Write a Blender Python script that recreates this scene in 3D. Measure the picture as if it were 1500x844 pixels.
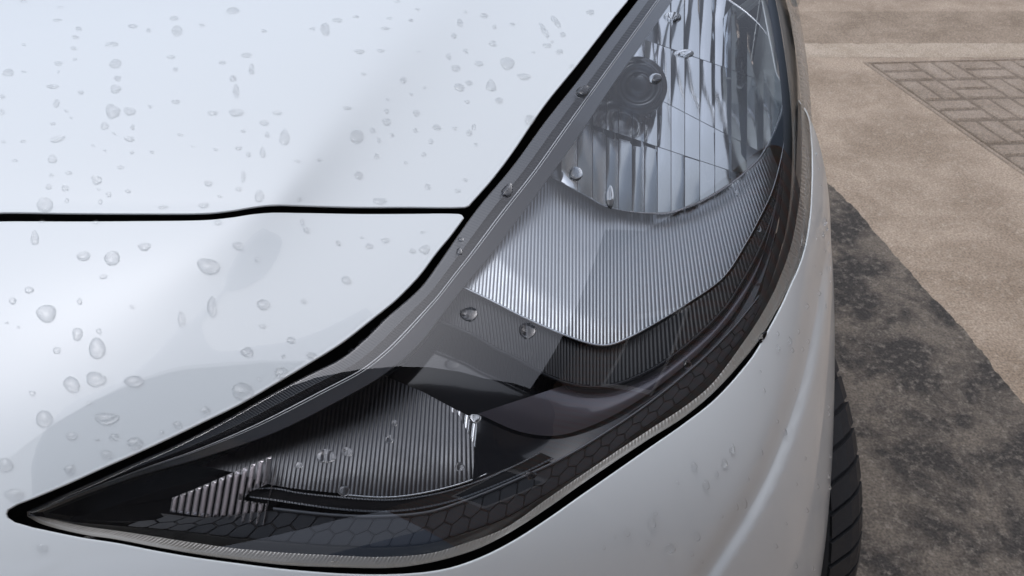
import bpy, bmesh, math, random
import numpy as np
from mathutils import Vector
from mathutils.geometry import delaunay_2d_cdt

random.seed(7)
rng = np.random.default_rng(7)
scene = bpy.context.scene
for o in list(bpy.data.objects):
    bpy.data.objects.remove(o)
col = scene.collection
R = math.radians

# ------------------------------------------------------------------ camera
FPX, CAM_H, PITCH = 1167.0, 1.15, R(40)          # focal length in photo pixels (1500 wide), height, downward tilt
cam_d = bpy.data.cameras.new('camera')
cam = bpy.data.objects.new('camera', cam_d)
col.objects.link(cam)
cam.location = (0, 0, CAM_H)
cam.rotation_euler = (R(90) - PITCH, 0, 0)
cam_d.sensor_width = 36
cam_d.lens = 36 * FPX / 1500
cam_d.clip_start = 0.01
cam_d.clip_end = 500
cam_d.dof.use_dof = True
cam_d.dof.focus_distance = 0.68
cam_d.dof.aperture_fstop = 22
scene.camera = cam

# ------------------------------------------------------------------ sky and sun (bright overcast)
world = bpy.data.worlds.new('World')
scene.world = world
world.use_nodes = True
wn = world.node_tree.nodes
wl = world.node_tree.links
sky = wn.new('ShaderNodeTexSky')
sky.sky_type = 'NISHITA'
sky.sun_disc = False
SUN_DIR = Vector((-0.16, 0.10, 0.98)).normalized()   # towards the sun
sky.sun_elevation = math.asin(SUN_DIR.z)
sky.sun_rotation = math.atan2(SUN_DIR.x, SUN_DIR.y)
sky.air_density = 1.0
sky.dust_density = 10.0
sky.ozone_density = 10.0
bg = wn['Background']
bg.inputs['Strength'].default_value = 0.10
hs = wn.new('ShaderNodeHueSaturation')          # cloud cover takes most of the blue out of the sky
hs.inputs['Saturation'].default_value = 0.80
wl.new(sky.outputs[0], hs.inputs['Color'])
wl.new(hs.outputs[0], bg.inputs['Color'])
sun_d = bpy.data.lights.new('sun', 'SUN')
sun_d.energy = 0.6
sun_d.angle = R(150)
sun_d.color = (1.0, 0.995, 0.985)
sun = bpy.data.objects.new('sun', sun_d)
col.objects.link(sun)
sun.rotation_euler = SUN_DIR.to_track_quat('Z', 'Y').to_euler()
sun.location = (-2, -1, 5)

vs = scene.view_settings
vs.view_transform = 'Standard'
vs.look = 'None'
vs.exposure = 0.34
vs.gamma = 1.0
vs.use_curve_mapping = False
scene.render.engine = 'CYCLES'
scene.cycles.use_denoising = True
scene.cycles.max_bounces = 14
scene.cycles.transparent_max_bounces = 16
scene.cycles.transmission_bounces = 10
scene.cycles.glossy_bounces = 8
scene.cycles.diffuse_bounces = 4
scene.cycles.caustics_refractive = True
scene.cycles.caustics_reflective = True
scene.cycles.sample_clamp_indirect = 6

# ------------------------------------------------------------------ the shape of the car's front corner
# a smooth blend of a bonnet surface, a front surface and a side surface; F(P) = 0 is the outer skin, F = -0.03 lies 3 cm inside it
CAM = np.array([0, 0, CAM_H])
FW = np.array([0, math.cos(PITCH), -math.sin(PITCH)])
UP = np.array([0, math.sin(PITCH), math.cos(PITCH)])
RT = np.array([1.0, 0, 0])
Q = np.array([0.7446, 0.3433, -0.3941, -0.1856, -0.0761, 0.3063, 0.166, 0.6681, -0.9511, 0.8866, 0.2187, 0.188, 0.2506, 0.4997, -0.345, -0.5487, -0.6906, 0.598])
BLEND = 0.035


def xside(y, z):
    c = Q[12:18]
    Y = y - .5
    Z = z - .65
    return c[0] + c[1] * Y + c[2] * Y * Y + c[3] * Z + c[4] * Z * Z + c[5] * Y * Z


def F(P):
    a = Q[:6]
    b = Q[6:12]
    x, y, z = P[..., 0], P[..., 1], P[..., 2]
    Y = y - .5
    Z = z - .65
    zt = a[0] + a[1] * Y + a[2] * Y * Y + a[3] * x + a[4] * x * x + a[5] * x * Y
    s = .1 * np.logaddexp(0, (x + .3) / .1)
    yf = b[0] + b[1] * s + b[2] * s * s + b[3] * s ** 3 + b[4] * Z + b[5] * Z * Z
    f = np.stack((z - zt, yf - y, x - xside(y, z)))
    m = f.max(0)
    return m + BLEND * np.log(np.exp((f - m) / BLEND).sum(0))


def grad(P, h=1e-5):
    g = []
    for i in range(3):
        e = np.zeros(3)
        e[i] = h
        g.append((F(P + e) - F(P - e)) / (2 * h))
    g = np.stack(g, -1)
    return g / np.linalg.norm(g, axis=-1, keepdims=True)


def rays(uv):
    uv = np.atleast_2d(np.asarray(uv, float))
    return FW + ((uv[:, :1] - 750) / FPX) * RT + ((422 - uv[:, 1:2]) / FPX) * UP


def project(P):
    r = np.atleast_2d(P) - CAM
    d = r @ FW
    return np.stack((750 + FPX * (r @ RT) / d, 422 - FPX * (r @ UP) / d), -1)


def march(O, D, lev, ds, sign):
    n = len(D)
    lev = np.broadcast_to(np.asarray(lev, float), (n,))
    lo = np.full(n, ds[0])
    hi = np.full(n, ds[-1])
    found = np.zeros(n, bool)
    prev = sign * (F(O + ds[0] * D) - lev)
    for a, b in zip(ds[:-1], ds[1:]):
        cur = sign * (F(O + b * D) - lev)
        m = ~found & (prev > 0) & (cur <= 0)
        lo[m] = a
        hi[m] = b
        found |= m
        prev = cur
    for _ in range(24):
        mid = (lo + hi) / 2
        f = sign * (F(O + mid[:, None] * D) - lev)
        lo = np.where(f > 0, mid, lo)
        hi = np.where(f > 0, hi, mid)
    P = O + ((lo + hi) / 2)[:, None] * D
    return P, found


DS = np.linspace(.30, 1.9, 56)


def cast(uv, lev=0.0):
    """where the sight line through a photo pixel meets the level surface F = lev"""
    return march(CAM, rays(uv), lev, DS, 1)[0]


STAR = np.array([-.1, .8, .45])


def star_dir(ae):
    a, e = np.radians(ae[:, 0]), np.radians(ae[:, 1])
    return np.stack((np.sin(a) * np.cos(e), -np.cos(a) * np.cos(e), np.sin(e)), -1)


def to_star(P):
    r = np.atleast_2d(P) - STAR
    return np.stack((np.degrees(np.arctan2(r[:, 0], -r[:, 1])), np.degrees(np.arctan2(r[:, 2], np.hypot(r[:, 0], r[:, 1])))), -1)


def star_cast(ae, lev=0.0):
    return march(STAR, star_dir(ae), lev, np.linspace(.05, 1.2, 40), -1)[0]


# ------------------------------------------------------------------ 2D helpers
def smooth(x):
    x = np.clip(x, 0, 1)
    return x * x * (3 - 2 * x)


def curve(pts, n=None, step=6.0):
    """Catmull-Rom through pts, resampled evenly"""
    p = np.asarray(pts, float)
    q = np.vstack((2 * p[0] - p[1], p, 2 * p[-1] - p[-2]))
    out = []
    for i in range(1, len(q) - 2):
        t = np.linspace(0, 1, 16, endpoint=False)[:, None]
        # centripetal-like safe tangents
        d1 = np.linalg.norm(q[i + 1] - q[i])
        m0 = (q[i + 1] - q[i - 1]) / (np.linalg.norm(q[i] - q[i - 1]) + d1) * d1
        m1 = (q[i + 2] - q[i]) / (np.linalg.norm(q[i + 2] - q[i + 1]) + d1) * d1
        out.append((2 * t ** 3 - 3 * t ** 2 + 1) * q[i] + (t ** 3 - 2 * t ** 2 + t) * m0 + (-2 * t ** 3 + 3 * t ** 2) * q[i + 1] + (t ** 3 - t ** 2) * m1)
    out.append(p[-1:])
    c = np.vstack(out)
    L = np.concatenate(([0], np.cumsum(np.linalg.norm(np.diff(c, axis=0), axis=1))))
    if n is None:
        n = max(2, int(L[-1] / step) + 1)
    s = np.linspace(0, L[-1], n)
    return np.stack((np.interp(s, L, c[:, 0]), np.interp(s, L, c[:, 1])), -1)


def inside(pts, poly):
    pts = np.atleast_2d(pts)
    x, y = pts[:, 0], pts[:, 1]
    r = np.zeros(len(pts), bool)
    a = poly
    b = np.roll(poly, -1, axis=0)
    for (x0, y0), (x1, y1) in zip(a, b):
        if y0 == y1:
            continue
        c = ((y0 > y) != (y1 > y)) & (x < (x1 - x0) * (y - y0) / (y1 - y0) + x0)
        r ^= c
    return r


def poly_dist(pts, line, closed=False):
    """distance to a polyline and the signed side (+ on the right when walking along it in pixel space, y down)"""
    pts = np.atleast_2d(pts)
    best = np.full(len(pts), 1e9)
    sgn = np.ones(len(pts))
    a = line if closed else line[:-1]
    b = np.roll(line, -1, axis=0) if closed else line[1:]
    for p, q in zip(a, b):
        d = q - p
        L2 = d @ d
        if L2 < 1e-12:
            continue
        w = pts - p
        t = np.clip((w @ d) / L2, 0, 1)
        e = w - t[:, None] * d
        dist = np.hypot(e[:, 0], e[:, 1])
        m = dist < best
        best = np.where(m, dist, best)
        cr = d[0] * w[:, 1] - d[1] * w[:, 0]
        sgn = np.where(m, np.sign(cr), sgn)
    return best, sgn


# ------------------------------------------------------------------ mesh helpers
def link(name, me, parent=None, mat=None):
    o = bpy.data.objects.new(name, me)
    col.objects.link(o)
    if parent is not None:
        o.parent = parent
    if mat is not None:
        me.materials.append(mat)
    return o


def mesh(name, verts, faces, parent=None, mat=None, smooth_shade=True, normals=None):
    me = bpy.data.meshes.new(name)
    me.from_pydata([tuple(v) for v in np.asarray(verts, float).tolist()], [], faces)
    if smooth_shade:
        me.polygons.foreach_set('use_smooth', [True] * len(me.polygons))
    me.update()
    if normals is not None:
        me.normals_split_custom_set_from_vertices([tuple(n) for n in np.asarray(normals, float).tolist()])
    return link(name, me, parent, mat)


def empty(name, loc=(0, 0, 0), parent=None):
    o = bpy.data.objects.new(name, None)
    o.empty_display_size = .05
    o.location = loc
    col.objects.link(o)
    if parent is not None:
        o.parent = parent
    return o


def tag(o, label=None, cat=None, group=None, kind=None):
    if label:
        o['label'] = label
    if cat:
        o['category'] = cat
    if group:
        o['group'] = group
    if kind:
        o['kind'] = kind
    return o


def grid_faces(n, m, off=0):
    return [(off + i * m + j, off + (i + 1) * m + j, off + (i + 1) * m + j + 1, off + i * m + j + 1) for i in range(n - 1) for j in range(m - 1)]


def patch(name, poly, surf, spacing, parent, mat, r=0.0, depth=0.015, dens=None, step=None, bsteps=3, eps=None):
    """a curved panel: poly (2D) filled with a grid, lifted by surf(2D)->3D, with a rolled edge of radius r"""
    poly = np.asarray(poly, float)
    lo, hi = poly.min(0), poly.max(0)
    gx = np.arange(lo[0], hi[0], spacing)
    gy = np.arange(lo[1], hi[1], spacing)
    G = np.stack(np.meshgrid(gx, gy), -1).reshape(-1, 2)
    G[:, 0] += (np.round((G[:, 1] - lo[1]) / spacing) % 2) * spacing * .5
    if dens is not None:
        G = np.vstack((G, dens))
    G = G[inside(G, poly)]
    d, _ = poly_dist(G, poly, True)
    G = G[d > spacing * .45]
    pts = [Vector(p) for p in poly.tolist()] + [Vector(p) for p in G.tolist()]
    nb = len(poly)
    vo, eo, fo, *_ = delaunay_2d_cdt(pts, [], [list(range(nb))], 1, 1e-6)
    V = np.array([tuple(v) for v in vo])
    P = surf(V)
    h = spacing * .05 if eps is None else eps
    ex = np.array([h, 0])
    ey = np.array([0, h])
    N = np.cross(surf(V + ex) - surf(V - ex), surf(V + ey) - surf(V - ey))
    N /= np.linalg.norm(N, axis=1, keepdims=True) + 1e-12
    g = grad(P)
    N *= np.sign((N * g).sum(1, keepdims=True))
    faces = [tuple(f) for f in fo]
    # orientation
    f0 = np.array([f[:3] for f in faces])
    fn = np.cross(P[f0[:, 1]] - P[f0[:, 0]], P[f0[:, 2]] - P[f0[:, 0]])
    if (fn * N[f0[:, 0]]).sum() < 0:
        faces = [tuple(reversed(f)) for f in faces]
    if r > 0:
        # boundary loop in output order: the first nb verts are the polygon
        loop = np.arange(nb)
        Pb = P[loop].copy()
        Nb = N[loop]
        T = np.roll(Pb, -1, 0) - np.roll(Pb, 1, 0)
        T /= np.linalg.norm(T, axis=1, keepdims=True) + 1e-12
        B = np.cross(T, Nb)
        cen = P.mean(0)
        # outward: test a 2D step
        area = 0.5 * np.sum(poly[:, 0] * np.roll(poly[:, 1], -1) - np.roll(poly[:, 0], -1) * poly[:, 1])
        T2 = np.roll(poly, -1, 0) - np.roll(poly, 1, 0)
        O2 = np.stack((T2[:, 1], -T2[:, 0]), -1) * (1 if area > 0 else -1)
        O2 /= np.linalg.norm(O2, axis=1, keepdims=True) + 1e-12
        k = h
        O3 = surf(poly + O2 * k) - surf(poly - O2 * k)
        B *= np.sign((B * O3).sum(1, keepdims=True))
        # smooth B along the loop a little (keeps corners from crossing)
        Bs = B + .5 * np.roll(B, 1, 0) + .5 * np.roll(B, -1, 0)
        B = Bs / (np.linalg.norm(Bs, axis=1, keepdims=True) + 1e-12)
        P[loop] = Pb - r * B
        rings = [loop]
        Vs, Ns = [P], [N]
        base = len(P)
        for s in range(1, bsteps + 1):
            th = (math.pi / 2) * s / bsteps
            Vs.append(P[loop] + r * math.sin(th) * B - r * (1 - math.cos(th)) * Nb)
            Ns.append(math.sin(th) * B + math.cos(th) * Nb)
            rings.append(np.arange(base, base + nb))
            base += nb
        Vs.append(Vs[-1] - depth * Nb)
        Ns.append(B)
        rings.append(np.arange(base, base + nb))
        P = np.vstack(Vs)
        N = np.vstack(Ns)
        sgn = None
        for ra, rb in zip(rings[:-1], rings[1:]):
            for i in range(nb):
                j = (i + 1) % nb
                q = (int(ra[i]), int(ra[j]), int(rb[j]), int(rb[i]))
                if sgn is None:
                    n_ = np.cross(P[q[1]] - P[q[0]], P[q[2]] - P[q[0]])
                    sgn = (n_ @ N[q[0]]) > 0
                faces.append(q if sgn else tuple(reversed(q)))
    return mesh(name, P, faces, parent, mat, True, N)


def band(name, A, B, la, lb, n, m, parent, mat, prof=None, smooth_shade=True, kind=None):
    """a strip between two pixel curves A and B lying at levels la..lb under the skin"""
    A = curve(A, n)
    B = curve(B, n)
    t = np.linspace(0, 1, m)
    uv = A[:, None, :] * (1 - t[None, :, None]) + B[:, None, :] * t[None, :, None]
    s = np.linspace(0, 1, n)
    SS, TT = np.meshgrid(s, t, indexing='ij')
    lev = -(la + (lb - la) * TT)
    if prof is not None:
        lev = lev + prof(SS, TT)
    P = cast(uv.reshape(-1, 2), lev.reshape(-1))
    o = mesh(name, P, grid_faces(n, m), parent, mat, smooth_shade)
    fix_normals(o)
    if kind:
        o['kind'] = kind
    return o


def fix_normals(o):
    me = o.data
    if len(me.polygons) == 0:
        return
    k = len(me.polygons) // 2
    p = me.polygons[k]
    c = np.array(p.center)
    if np.array(p.normal) @ (CAM - c) < 0:
        me.flip_normals()


def ribs(name, poly, s0, s1, period, v0, v1, lean, level, amp, parent, mat, sub=6, m=14, sharp=False):
    """a ribbed surface filling poly; ribs run along lines u = s + lean(s, v)"""
    poly = np.asarray(poly, float)
    ss = np.arange(s0, s1, period / sub)
    vv = np.linspace(v0, v1, 300)
    verts, faces, prev = [], [], None
    cols = []
    for s in ss:
        line = np.stack((s + lean(s, vv), vv), -1)
        k = np.where(inside(line, poly))[0]
        if len(k) < 2:
            cols.append(None)
            continue
        a, b = k[0], k[-1]
        v = np.linspace(vv[a], vv[b], m)
        cols.append(np.stack((s + lean(s, v), v), -1))
    idx = [i for i, c in enumerate(cols) if c is not None]
    if not idx:
        return None
    UV = np.vstack([cols[i] for i in idx])
    ph = np.repeat(np.array([(ss[i] - s0) / period for i in idx]), m)
    w = ph - np.floor(ph)
    prof = (1 - np.abs(2 * w - 1)) if sharp else np.sin(math.pi * w)
    lev = -level(UV) + amp * prof
    P = cast(UV, lev)
    for q in range(len(idx) - 1):
        if idx[q + 1] == idx[q] + 1:
            for j in range(m - 1):
                faces.append((q * m + j, (q + 1) * m + j, (q + 1) * m + j + 1, q * m + j + 1))
    o = mesh(name, P, faces, parent, mat)
    fix_normals(o)
    return o


# ------------------------------------------------------------------ materials
def new_mat(name):
    m = bpy.data.materials.new(name)
    m.use_nodes = True
    return m, m.node_tree.nodes, m.node_tree.links, m.node_tree.nodes['Principled BSDF']


def pm(name, colr, rough=.4, metal=0.0, coat=0.0, spec=.5, coat_rough=.03, noise=0.0, nscale=60, bump=0.0, bscale=200):
    m, n, l, b = new_mat(name)
    b.inputs['Base Color'].default_value = (*colr, 1)
    b.inputs['Roughness'].default_value = rough
    b.inputs['Metallic'].default_value = metal
    b.inputs['Coat Weight'].default_value = coat
    b.inputs['Coat Roughness'].default_value = coat_rough
    b.inputs['Specular IOR Level'].default_value = spec
    if noise or bump:
        tc = n.new('ShaderNodeTexCoord')
    if noise:
        t = n.new('ShaderNodeTexNoise')
        t.inputs['Scale'].default_value = nscale
        t.inputs['Detail'].default_value = 5
        l.new(tc.outputs['Object'], t.inputs['Vector'])
        r = n.new('ShaderNodeMapRange')
        r.inputs['From Min'].default_value = .3
        r.inputs['From Max'].default_value = .7
        r.inputs['To Min'].default_value = max(0.0, rough - noise)
        r.inputs['To Max'].default_value = min(1.0, rough + noise)
        l.new(t.outputs['Fac'], r.inputs['Value'])
        l.new(r.outputs[0], b.inputs['Roughness'])
    if bump:
        t2 = n.new('ShaderNodeTexNoise')
        t2.inputs['Scale'].default_value = bscale
        t2.inputs['Detail'].default_value = 3
        l.new(tc.outputs['Object'], t2.inputs['Vector'])
        bp = n.new('ShaderNodeBump')
        bp.inputs['Strength'].default_value = bump
        bp.inputs['Distance'].default_value = .001
        l.new(t2.outputs['Fac'], bp.inputs['Height'])
        l.new(bp.outputs[0], b.inputs['Normal'])
    return m


def sheet_glass(name, ior=1.62, tint=(.97, .98, .98), rough=0.0, bump=0.0):
    """a thin clear sheet: see-through with a mirror-like surface whose strength follows the angle"""
    m = bpy.data.materials.new(name)
    m.use_nodes = True
    n, l = m.node_tree.nodes, m.node_tree.links
    n.remove(n['Principled BSDF'])
    out = n['Material Output']
    tr = n.new('ShaderNodeBsdfTransparent')
    tr.inputs[0].default_value = (*tint, 1)
    gl = n.new('ShaderNodeBsdfGlossy')
    gl.inputs['Roughness'].default_value = rough
    fr = n.new('ShaderNodeFresnel')
    geo = n.new('ShaderNodeNewGeometry')
    mx = n.new('ShaderNodeMix')
    mx.data_type = 'FLOAT'
    mx.inputs[2].default_value = ior
    mx.inputs[3].default_value = 1 / ior
    l.new(geo.outputs['Backfacing'], mx.inputs[0])
    l.new(mx.outputs[0], fr.inputs['IOR'])
    if bump:
        tc = n.new('ShaderNodeTexCoord')
        t = n.new('ShaderNodeTexNoise')
        t.inputs['Scale'].default_value = 14
        t.inputs['Detail'].default_value = 1
        l.new(tc.outputs['Object'], t.inputs['Vector'])
        bp = n.new('ShaderNodeBump')
        bp.inputs['Strength'].default_value = bump
        bp.inputs['Distance'].default_value = .002
        l.new(t.outputs['Fac'], bp.inputs['Height'])
        l.new(bp.outputs[0], gl.inputs['Normal'])
        l.new(bp.outputs[0], fr.inputs['Normal'])
    ms = n.new('ShaderNodeMixShader')
    l.new(fr.outputs[0], ms.inputs[0])
    l.new(tr.outputs[0], ms.inputs[1])
    l.new(gl.outputs[0], ms.inputs[2])
    l.new(ms.outputs[0], out.inputs['Surface'])
    return m


M = {}
M['paint'] = pm('white_paint', (.745, .795, .80), .45, 0, .75, .3, .02)
M['lens'] = sheet_glass('clear_lens', 1.85)
M['black'] = pm('black_plastic', (.008, .009, .011), .35, 0, 0, .5, noise=.08)
M['satin'] = pm('satin_black', (.003, .003, .004), .6, 0, 0, .1)
M['deep'] = pm('black_liner', (.004, .004, .005), .8, 0, 0, .2)
M['gloss_black'] = pm('gloss_black', (.010, .011, .014), .10, 0, .6, .5)
M['purple_black'] = pm('reflection_toned_trim', (.075, .070, .085), .25, .5, .8, .6)
M['chrome'] = pm('bright_chrome', (.90, .92, .94), .10, 1.0)
M['silver'] = pm('ribbed_silver', (.37, .393, .42), .40, 1.0, noise=.05)
M['dark_silver'] = pm('dark_silver', (.13, .133, .142), .42, 1.0, noise=.06)
M['dark_rib'] = pm('dark_rib', (.016, .018, .022), .36, .3)
M['lip'] = pm('bright_lip', (.80, .82, .85), .18, 1.0)
M['edge_dark'] = pm('smoky_edge', (.06, .068, .08), .22, 0, .5, .6)
M['edge_mid'] = pm('grey_edge', (.075, .083, .096), .25, 0, .5, .6)
M['edge_bright'] = pm('bead_edge', (.80, .82, .85), .25, .3, .6, .6)
M['edge_smoke'] = pm('smoke_edge', (.030, .034, .041), .22, 0, .5, .6)
M['edge_groove'] = pm('groove_edge', (.010, .011, .014), .35, 0, 0, .4)
M['edge_pale'] = pm('pale_edge', (.06, .067, .078), .25, 0, .5, .6)
M['flute'] = pm('flute_silver', (.72, .74, .77), .30, .6)
M['flange'] = pm('lens_flange', (.30, .285, .255), .30, 0, .6, .6, noise=.08)
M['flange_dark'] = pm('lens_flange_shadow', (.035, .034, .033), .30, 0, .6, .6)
M['hex'] = pm('hexagon_plastic', (.024, .027, .032), .38, 0, 0, .6, noise=.05)
M['hex_gap'] = pm('hexagon_gap', (.006, .006, .007), .5)
M['prism'] = pm('clear_prism', (.90, .87, .88), .20, .8)
M['cap'] = pm('bulb_cap', (.12, .13, .14), .22, .7)
M['rubber'] = pm('tyre_rubber', (.032, .034, .037), .62, 0, 0, .35, noise=.1, bump=.3, bscale=300)
M['rim'] = pm('wheel_rim', (.25, .26, .28), .35, .9)


def water_mat():
    m, n, l, b = new_mat('water')
    b.inputs['Base Color'].default_value = (1, 1, 1, 1)
    b.inputs['Roughness'].default_value = 0.0
    b.inputs['IOR'].default_value = 1.33
    b.inputs['Transmission Weight'].default_value = 1.0
    return m


M['water'] = water_mat()


def bead_mat():
    m = sheet_glass('water_bead', 1.36, (1, 1, 1))
    n, l = m.node_tree.nodes, m.node_tree.links
    out = n['Material Output']
    top = out.inputs['Surface'].links[0].from_node
    gb = n.new('ShaderNodeBsdfGlass')
    gb.inputs['IOR'].default_value = 1.33
    gb.inputs['Roughness'].default_value = 0
    mx = n.new('ShaderNodeMixShader')
    mx.inputs[0].default_value = .6
    l.new(top.outputs[0], mx.inputs[1])
    l.new(gb.outputs[0], mx.inputs[2])
    l.new(mx.outputs[0], out.inputs['Surface'])
    return m


M['bead'] = bead_mat()
M['film'] = sheet_glass('tinted_film', 1.33, (.95, .955, .96))

# ------------------------------------------------------------------ outlines read from the photograph (photo pixels)
UPPER = [(985, -70), (933, 0), (890, 57), (848, 114), (798, 177), (749, 244), (702, 300), (674, 338), (645, 380), (617, 418), (590, 443), (565, 464), (535, 494), (500, 523), (452, 547), (402, 573), (352, 601), (301, 629), (251, 654), (201, 676), (151, 699), (100, 721), (60, 740), (38, 750)]
INNER = [(1030, -70), (983, 0), (940, 62), (895, 125), (850, 192), (808, 252), (760, 316), (715, 375), (678, 419), (650, 455), (610, 505), (560, 548), (500, 583), (402, 632), (301, 668), (201, 697), (130, 722), (62, 750)]
LOWER = [(38, 756), (60, 768), (119, 783), (171, 791), (227, 802), (284, 812), (341, 820), (420, 829), (500, 832), (560, 833), (600, 830), (651, 820), (701, 804), (751, 778), (801, 746), (852, 710), (902, 676), (952, 643), (1000, 613), (1050, 571), (1100, 515), (1125, 479), (1148, 437), (1164, 406), (1176, 372), (1184, 338), (1189, 299), (1190, 249), (1190, 200), (1188, 149), (1181, 75), (1167, 0), (1150, -70)]
L1 = [(60, 757), (119, 770), (182, 779), (227, 786), (284, 795), (341, 803), (420, 810), (500, 814), (556, 816), (627, 811), (684, 795), (741, 773), (800, 732), (852, 696), (902, 662), (952, 629), (1008, 592), (1045, 560), (1090, 500), (1115, 462), (1138, 418), (1156, 370), (1167, 320), (1173, 270), (1175, 200), (1173, 140), (1166, 75), (1152, 0), (1132, -70)]
HEX1 = [(110, 766), (182, 771), (260, 778), (341, 788), (400, 793), (485, 800), (556, 802), (627, 797), (684, 780), (741, 759), (820, 712), (880, 674), (930, 636), (987, 596), (1033, 557), (1070, 516), (1098, 478), (1118, 440), (1135, 395), (1148, 350), (1155, 310), (1159, 260), (1160, 200), (1157, 140), (1149, 75), (1136, 0), (1118, -70)]
HEX0 = [(235, 752), (300, 758), (360, 752), (400, 748), (485, 757), (556, 759), (627, 753), (684, 735), (741, 712), (820, 676), (880, 641), (947, 596), (1021, 536), (1070, 488), (1100, 452), (1112, 436)]

BONNET_FRONT = [(u_, v_ - .5) for u_, v_ in [(-420, 330), (-200, 318), (0, 312), (100, 313), (200, 313.5), (300, 313), (340, 309), (370, 304), (400, 301), (440, 302), (520, 304), (600, 304), (660, 304.5), (681, 304)]]
BONNET_SIDE = [(690, 298), (720, 264), (749, 226), (798, 154), (848, 92), (898, 27), (920, 0), (960, -55), (1010, -120), (1060, -200)]
NOSE_TOP = [(u_, v_ + .8) for u_, v_ in [(-420, 342), (-200, 329), (0, 323), (100, 323), (200, 322.5), (300, 321), (340, 317), (370, 312), (400, 309), (440, 310), (520, 312), (600, 312), (650, 311.5), (672, 312)]]
NOSE_SIDE = [(680, 319), (660, 346), (640, 370), (617, 401), (594, 426), (575, 444), (550, 464), (500, 503), (452, 533), (402, 563), (352, 592), (301, 617), (251, 641), (201, 664), (151, 686), (100, 709), (50, 730), (24, 740)]
TIP = [(10, 748), (8, 757), (20, 766)]
BUMPER_TOP = [(47, 776), (119, 793), (171, 801), (227, 812), (284, 822), (341, 830), (420, 840), (514, 847), (590, 847), (651, 840), (701, 824), (751, 799), (801, 767), (852, 731), (902, 696), (952, 661), (1000, 627), (1050, 586), (1100, 528), (1123, 490), (1146, 447), (1160, 416), (1172, 390), (1182, 357), (1188, 318), (1190, 280), (1191, 249), (1190, 214), (1184, 140), (1174, 75), (1158, 0), (1138, -70)]

BUMPER_TOP = [(u_, v_ - 5.0 * min(1, max(0, (1130 - u_) / 150)) * min(1, (u_ + 20) / 140)) for u_, v_ in BUMPER_TOP]
CREASE = curve([(860, -300), (660, -20), (580, 78), (500, 175), (440, 256), (413, 293), (392, 322), (360, 365), (315, 425), (250, 500), (150, 605), (30, 730), (-90, 850), (-260, 1000)], step=12)
BUMP_LINE = curve([(1190, 278), (1203, 300), (1211, 325), (1213, 345), (1211, 380), (1207, 410), (1202, 450), (1193, 500), (1180, 560), (1160, 625), (1130, 700), (1095, 765), (1060, 820), (1040, 850), (990, 930), (930, 1020)], step=12)


def skin_offset(uv, body=False, P=None):
    """small sculpting of the panels: the bonnet ridge and the line pressed into the bumper"""
    d, s = poly_dist(uv, CREASE)
    sd = -d * s                      # + to the right of the ridge
    low = np.clip((uv[:, 1] - 300) / 250, 0, 1)           # the ridge softens on its way down the nose
    high = np.clip((300 - uv[:, 1]) / 300, 0, 1.5)
    w = 8 + 16 * high + 55 * smooth(low)
    g = w * np.logaddexp(0, sd / w)
    h = (.016 + .008 * high) * np.exp(-g / (72 + 50 * high + 70 * smooth(low)))
    if body:
        d, s = poly_dist(uv, BUMP_LINE)
        sd = d * s                   # + towards the lower, outer side
        sd = -sd
        g = np.where(sd < 0, np.exp(-(sd / 22) ** 2), np.exp(-(sd / 6) ** 2))
        h = h - .0048 * g * smooth((uv[:, 1] - 285) / 160)
        h = h - .030 * smooth((P[:, 1] - .80) / .12) * smooth((P[:, 0] - .25) / .05)
    return h


def bonnet_surf(uv):
    return cast(uv, skin_offset(uv))


def bumper_surf(ae):
    P = star_cast(ae)
    return star_cast(ae, skin_offset(project(P), True, P))


# ------------------------------------------------------------------ ground
GZ = -.20            # height of the ground below the modelling origin


def ground_pt(u, v, z=-.20):
    r = rays([(u, v)])[0]
    t = (z - CAM_H) / r[2]
    return CAM + t * r


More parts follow.
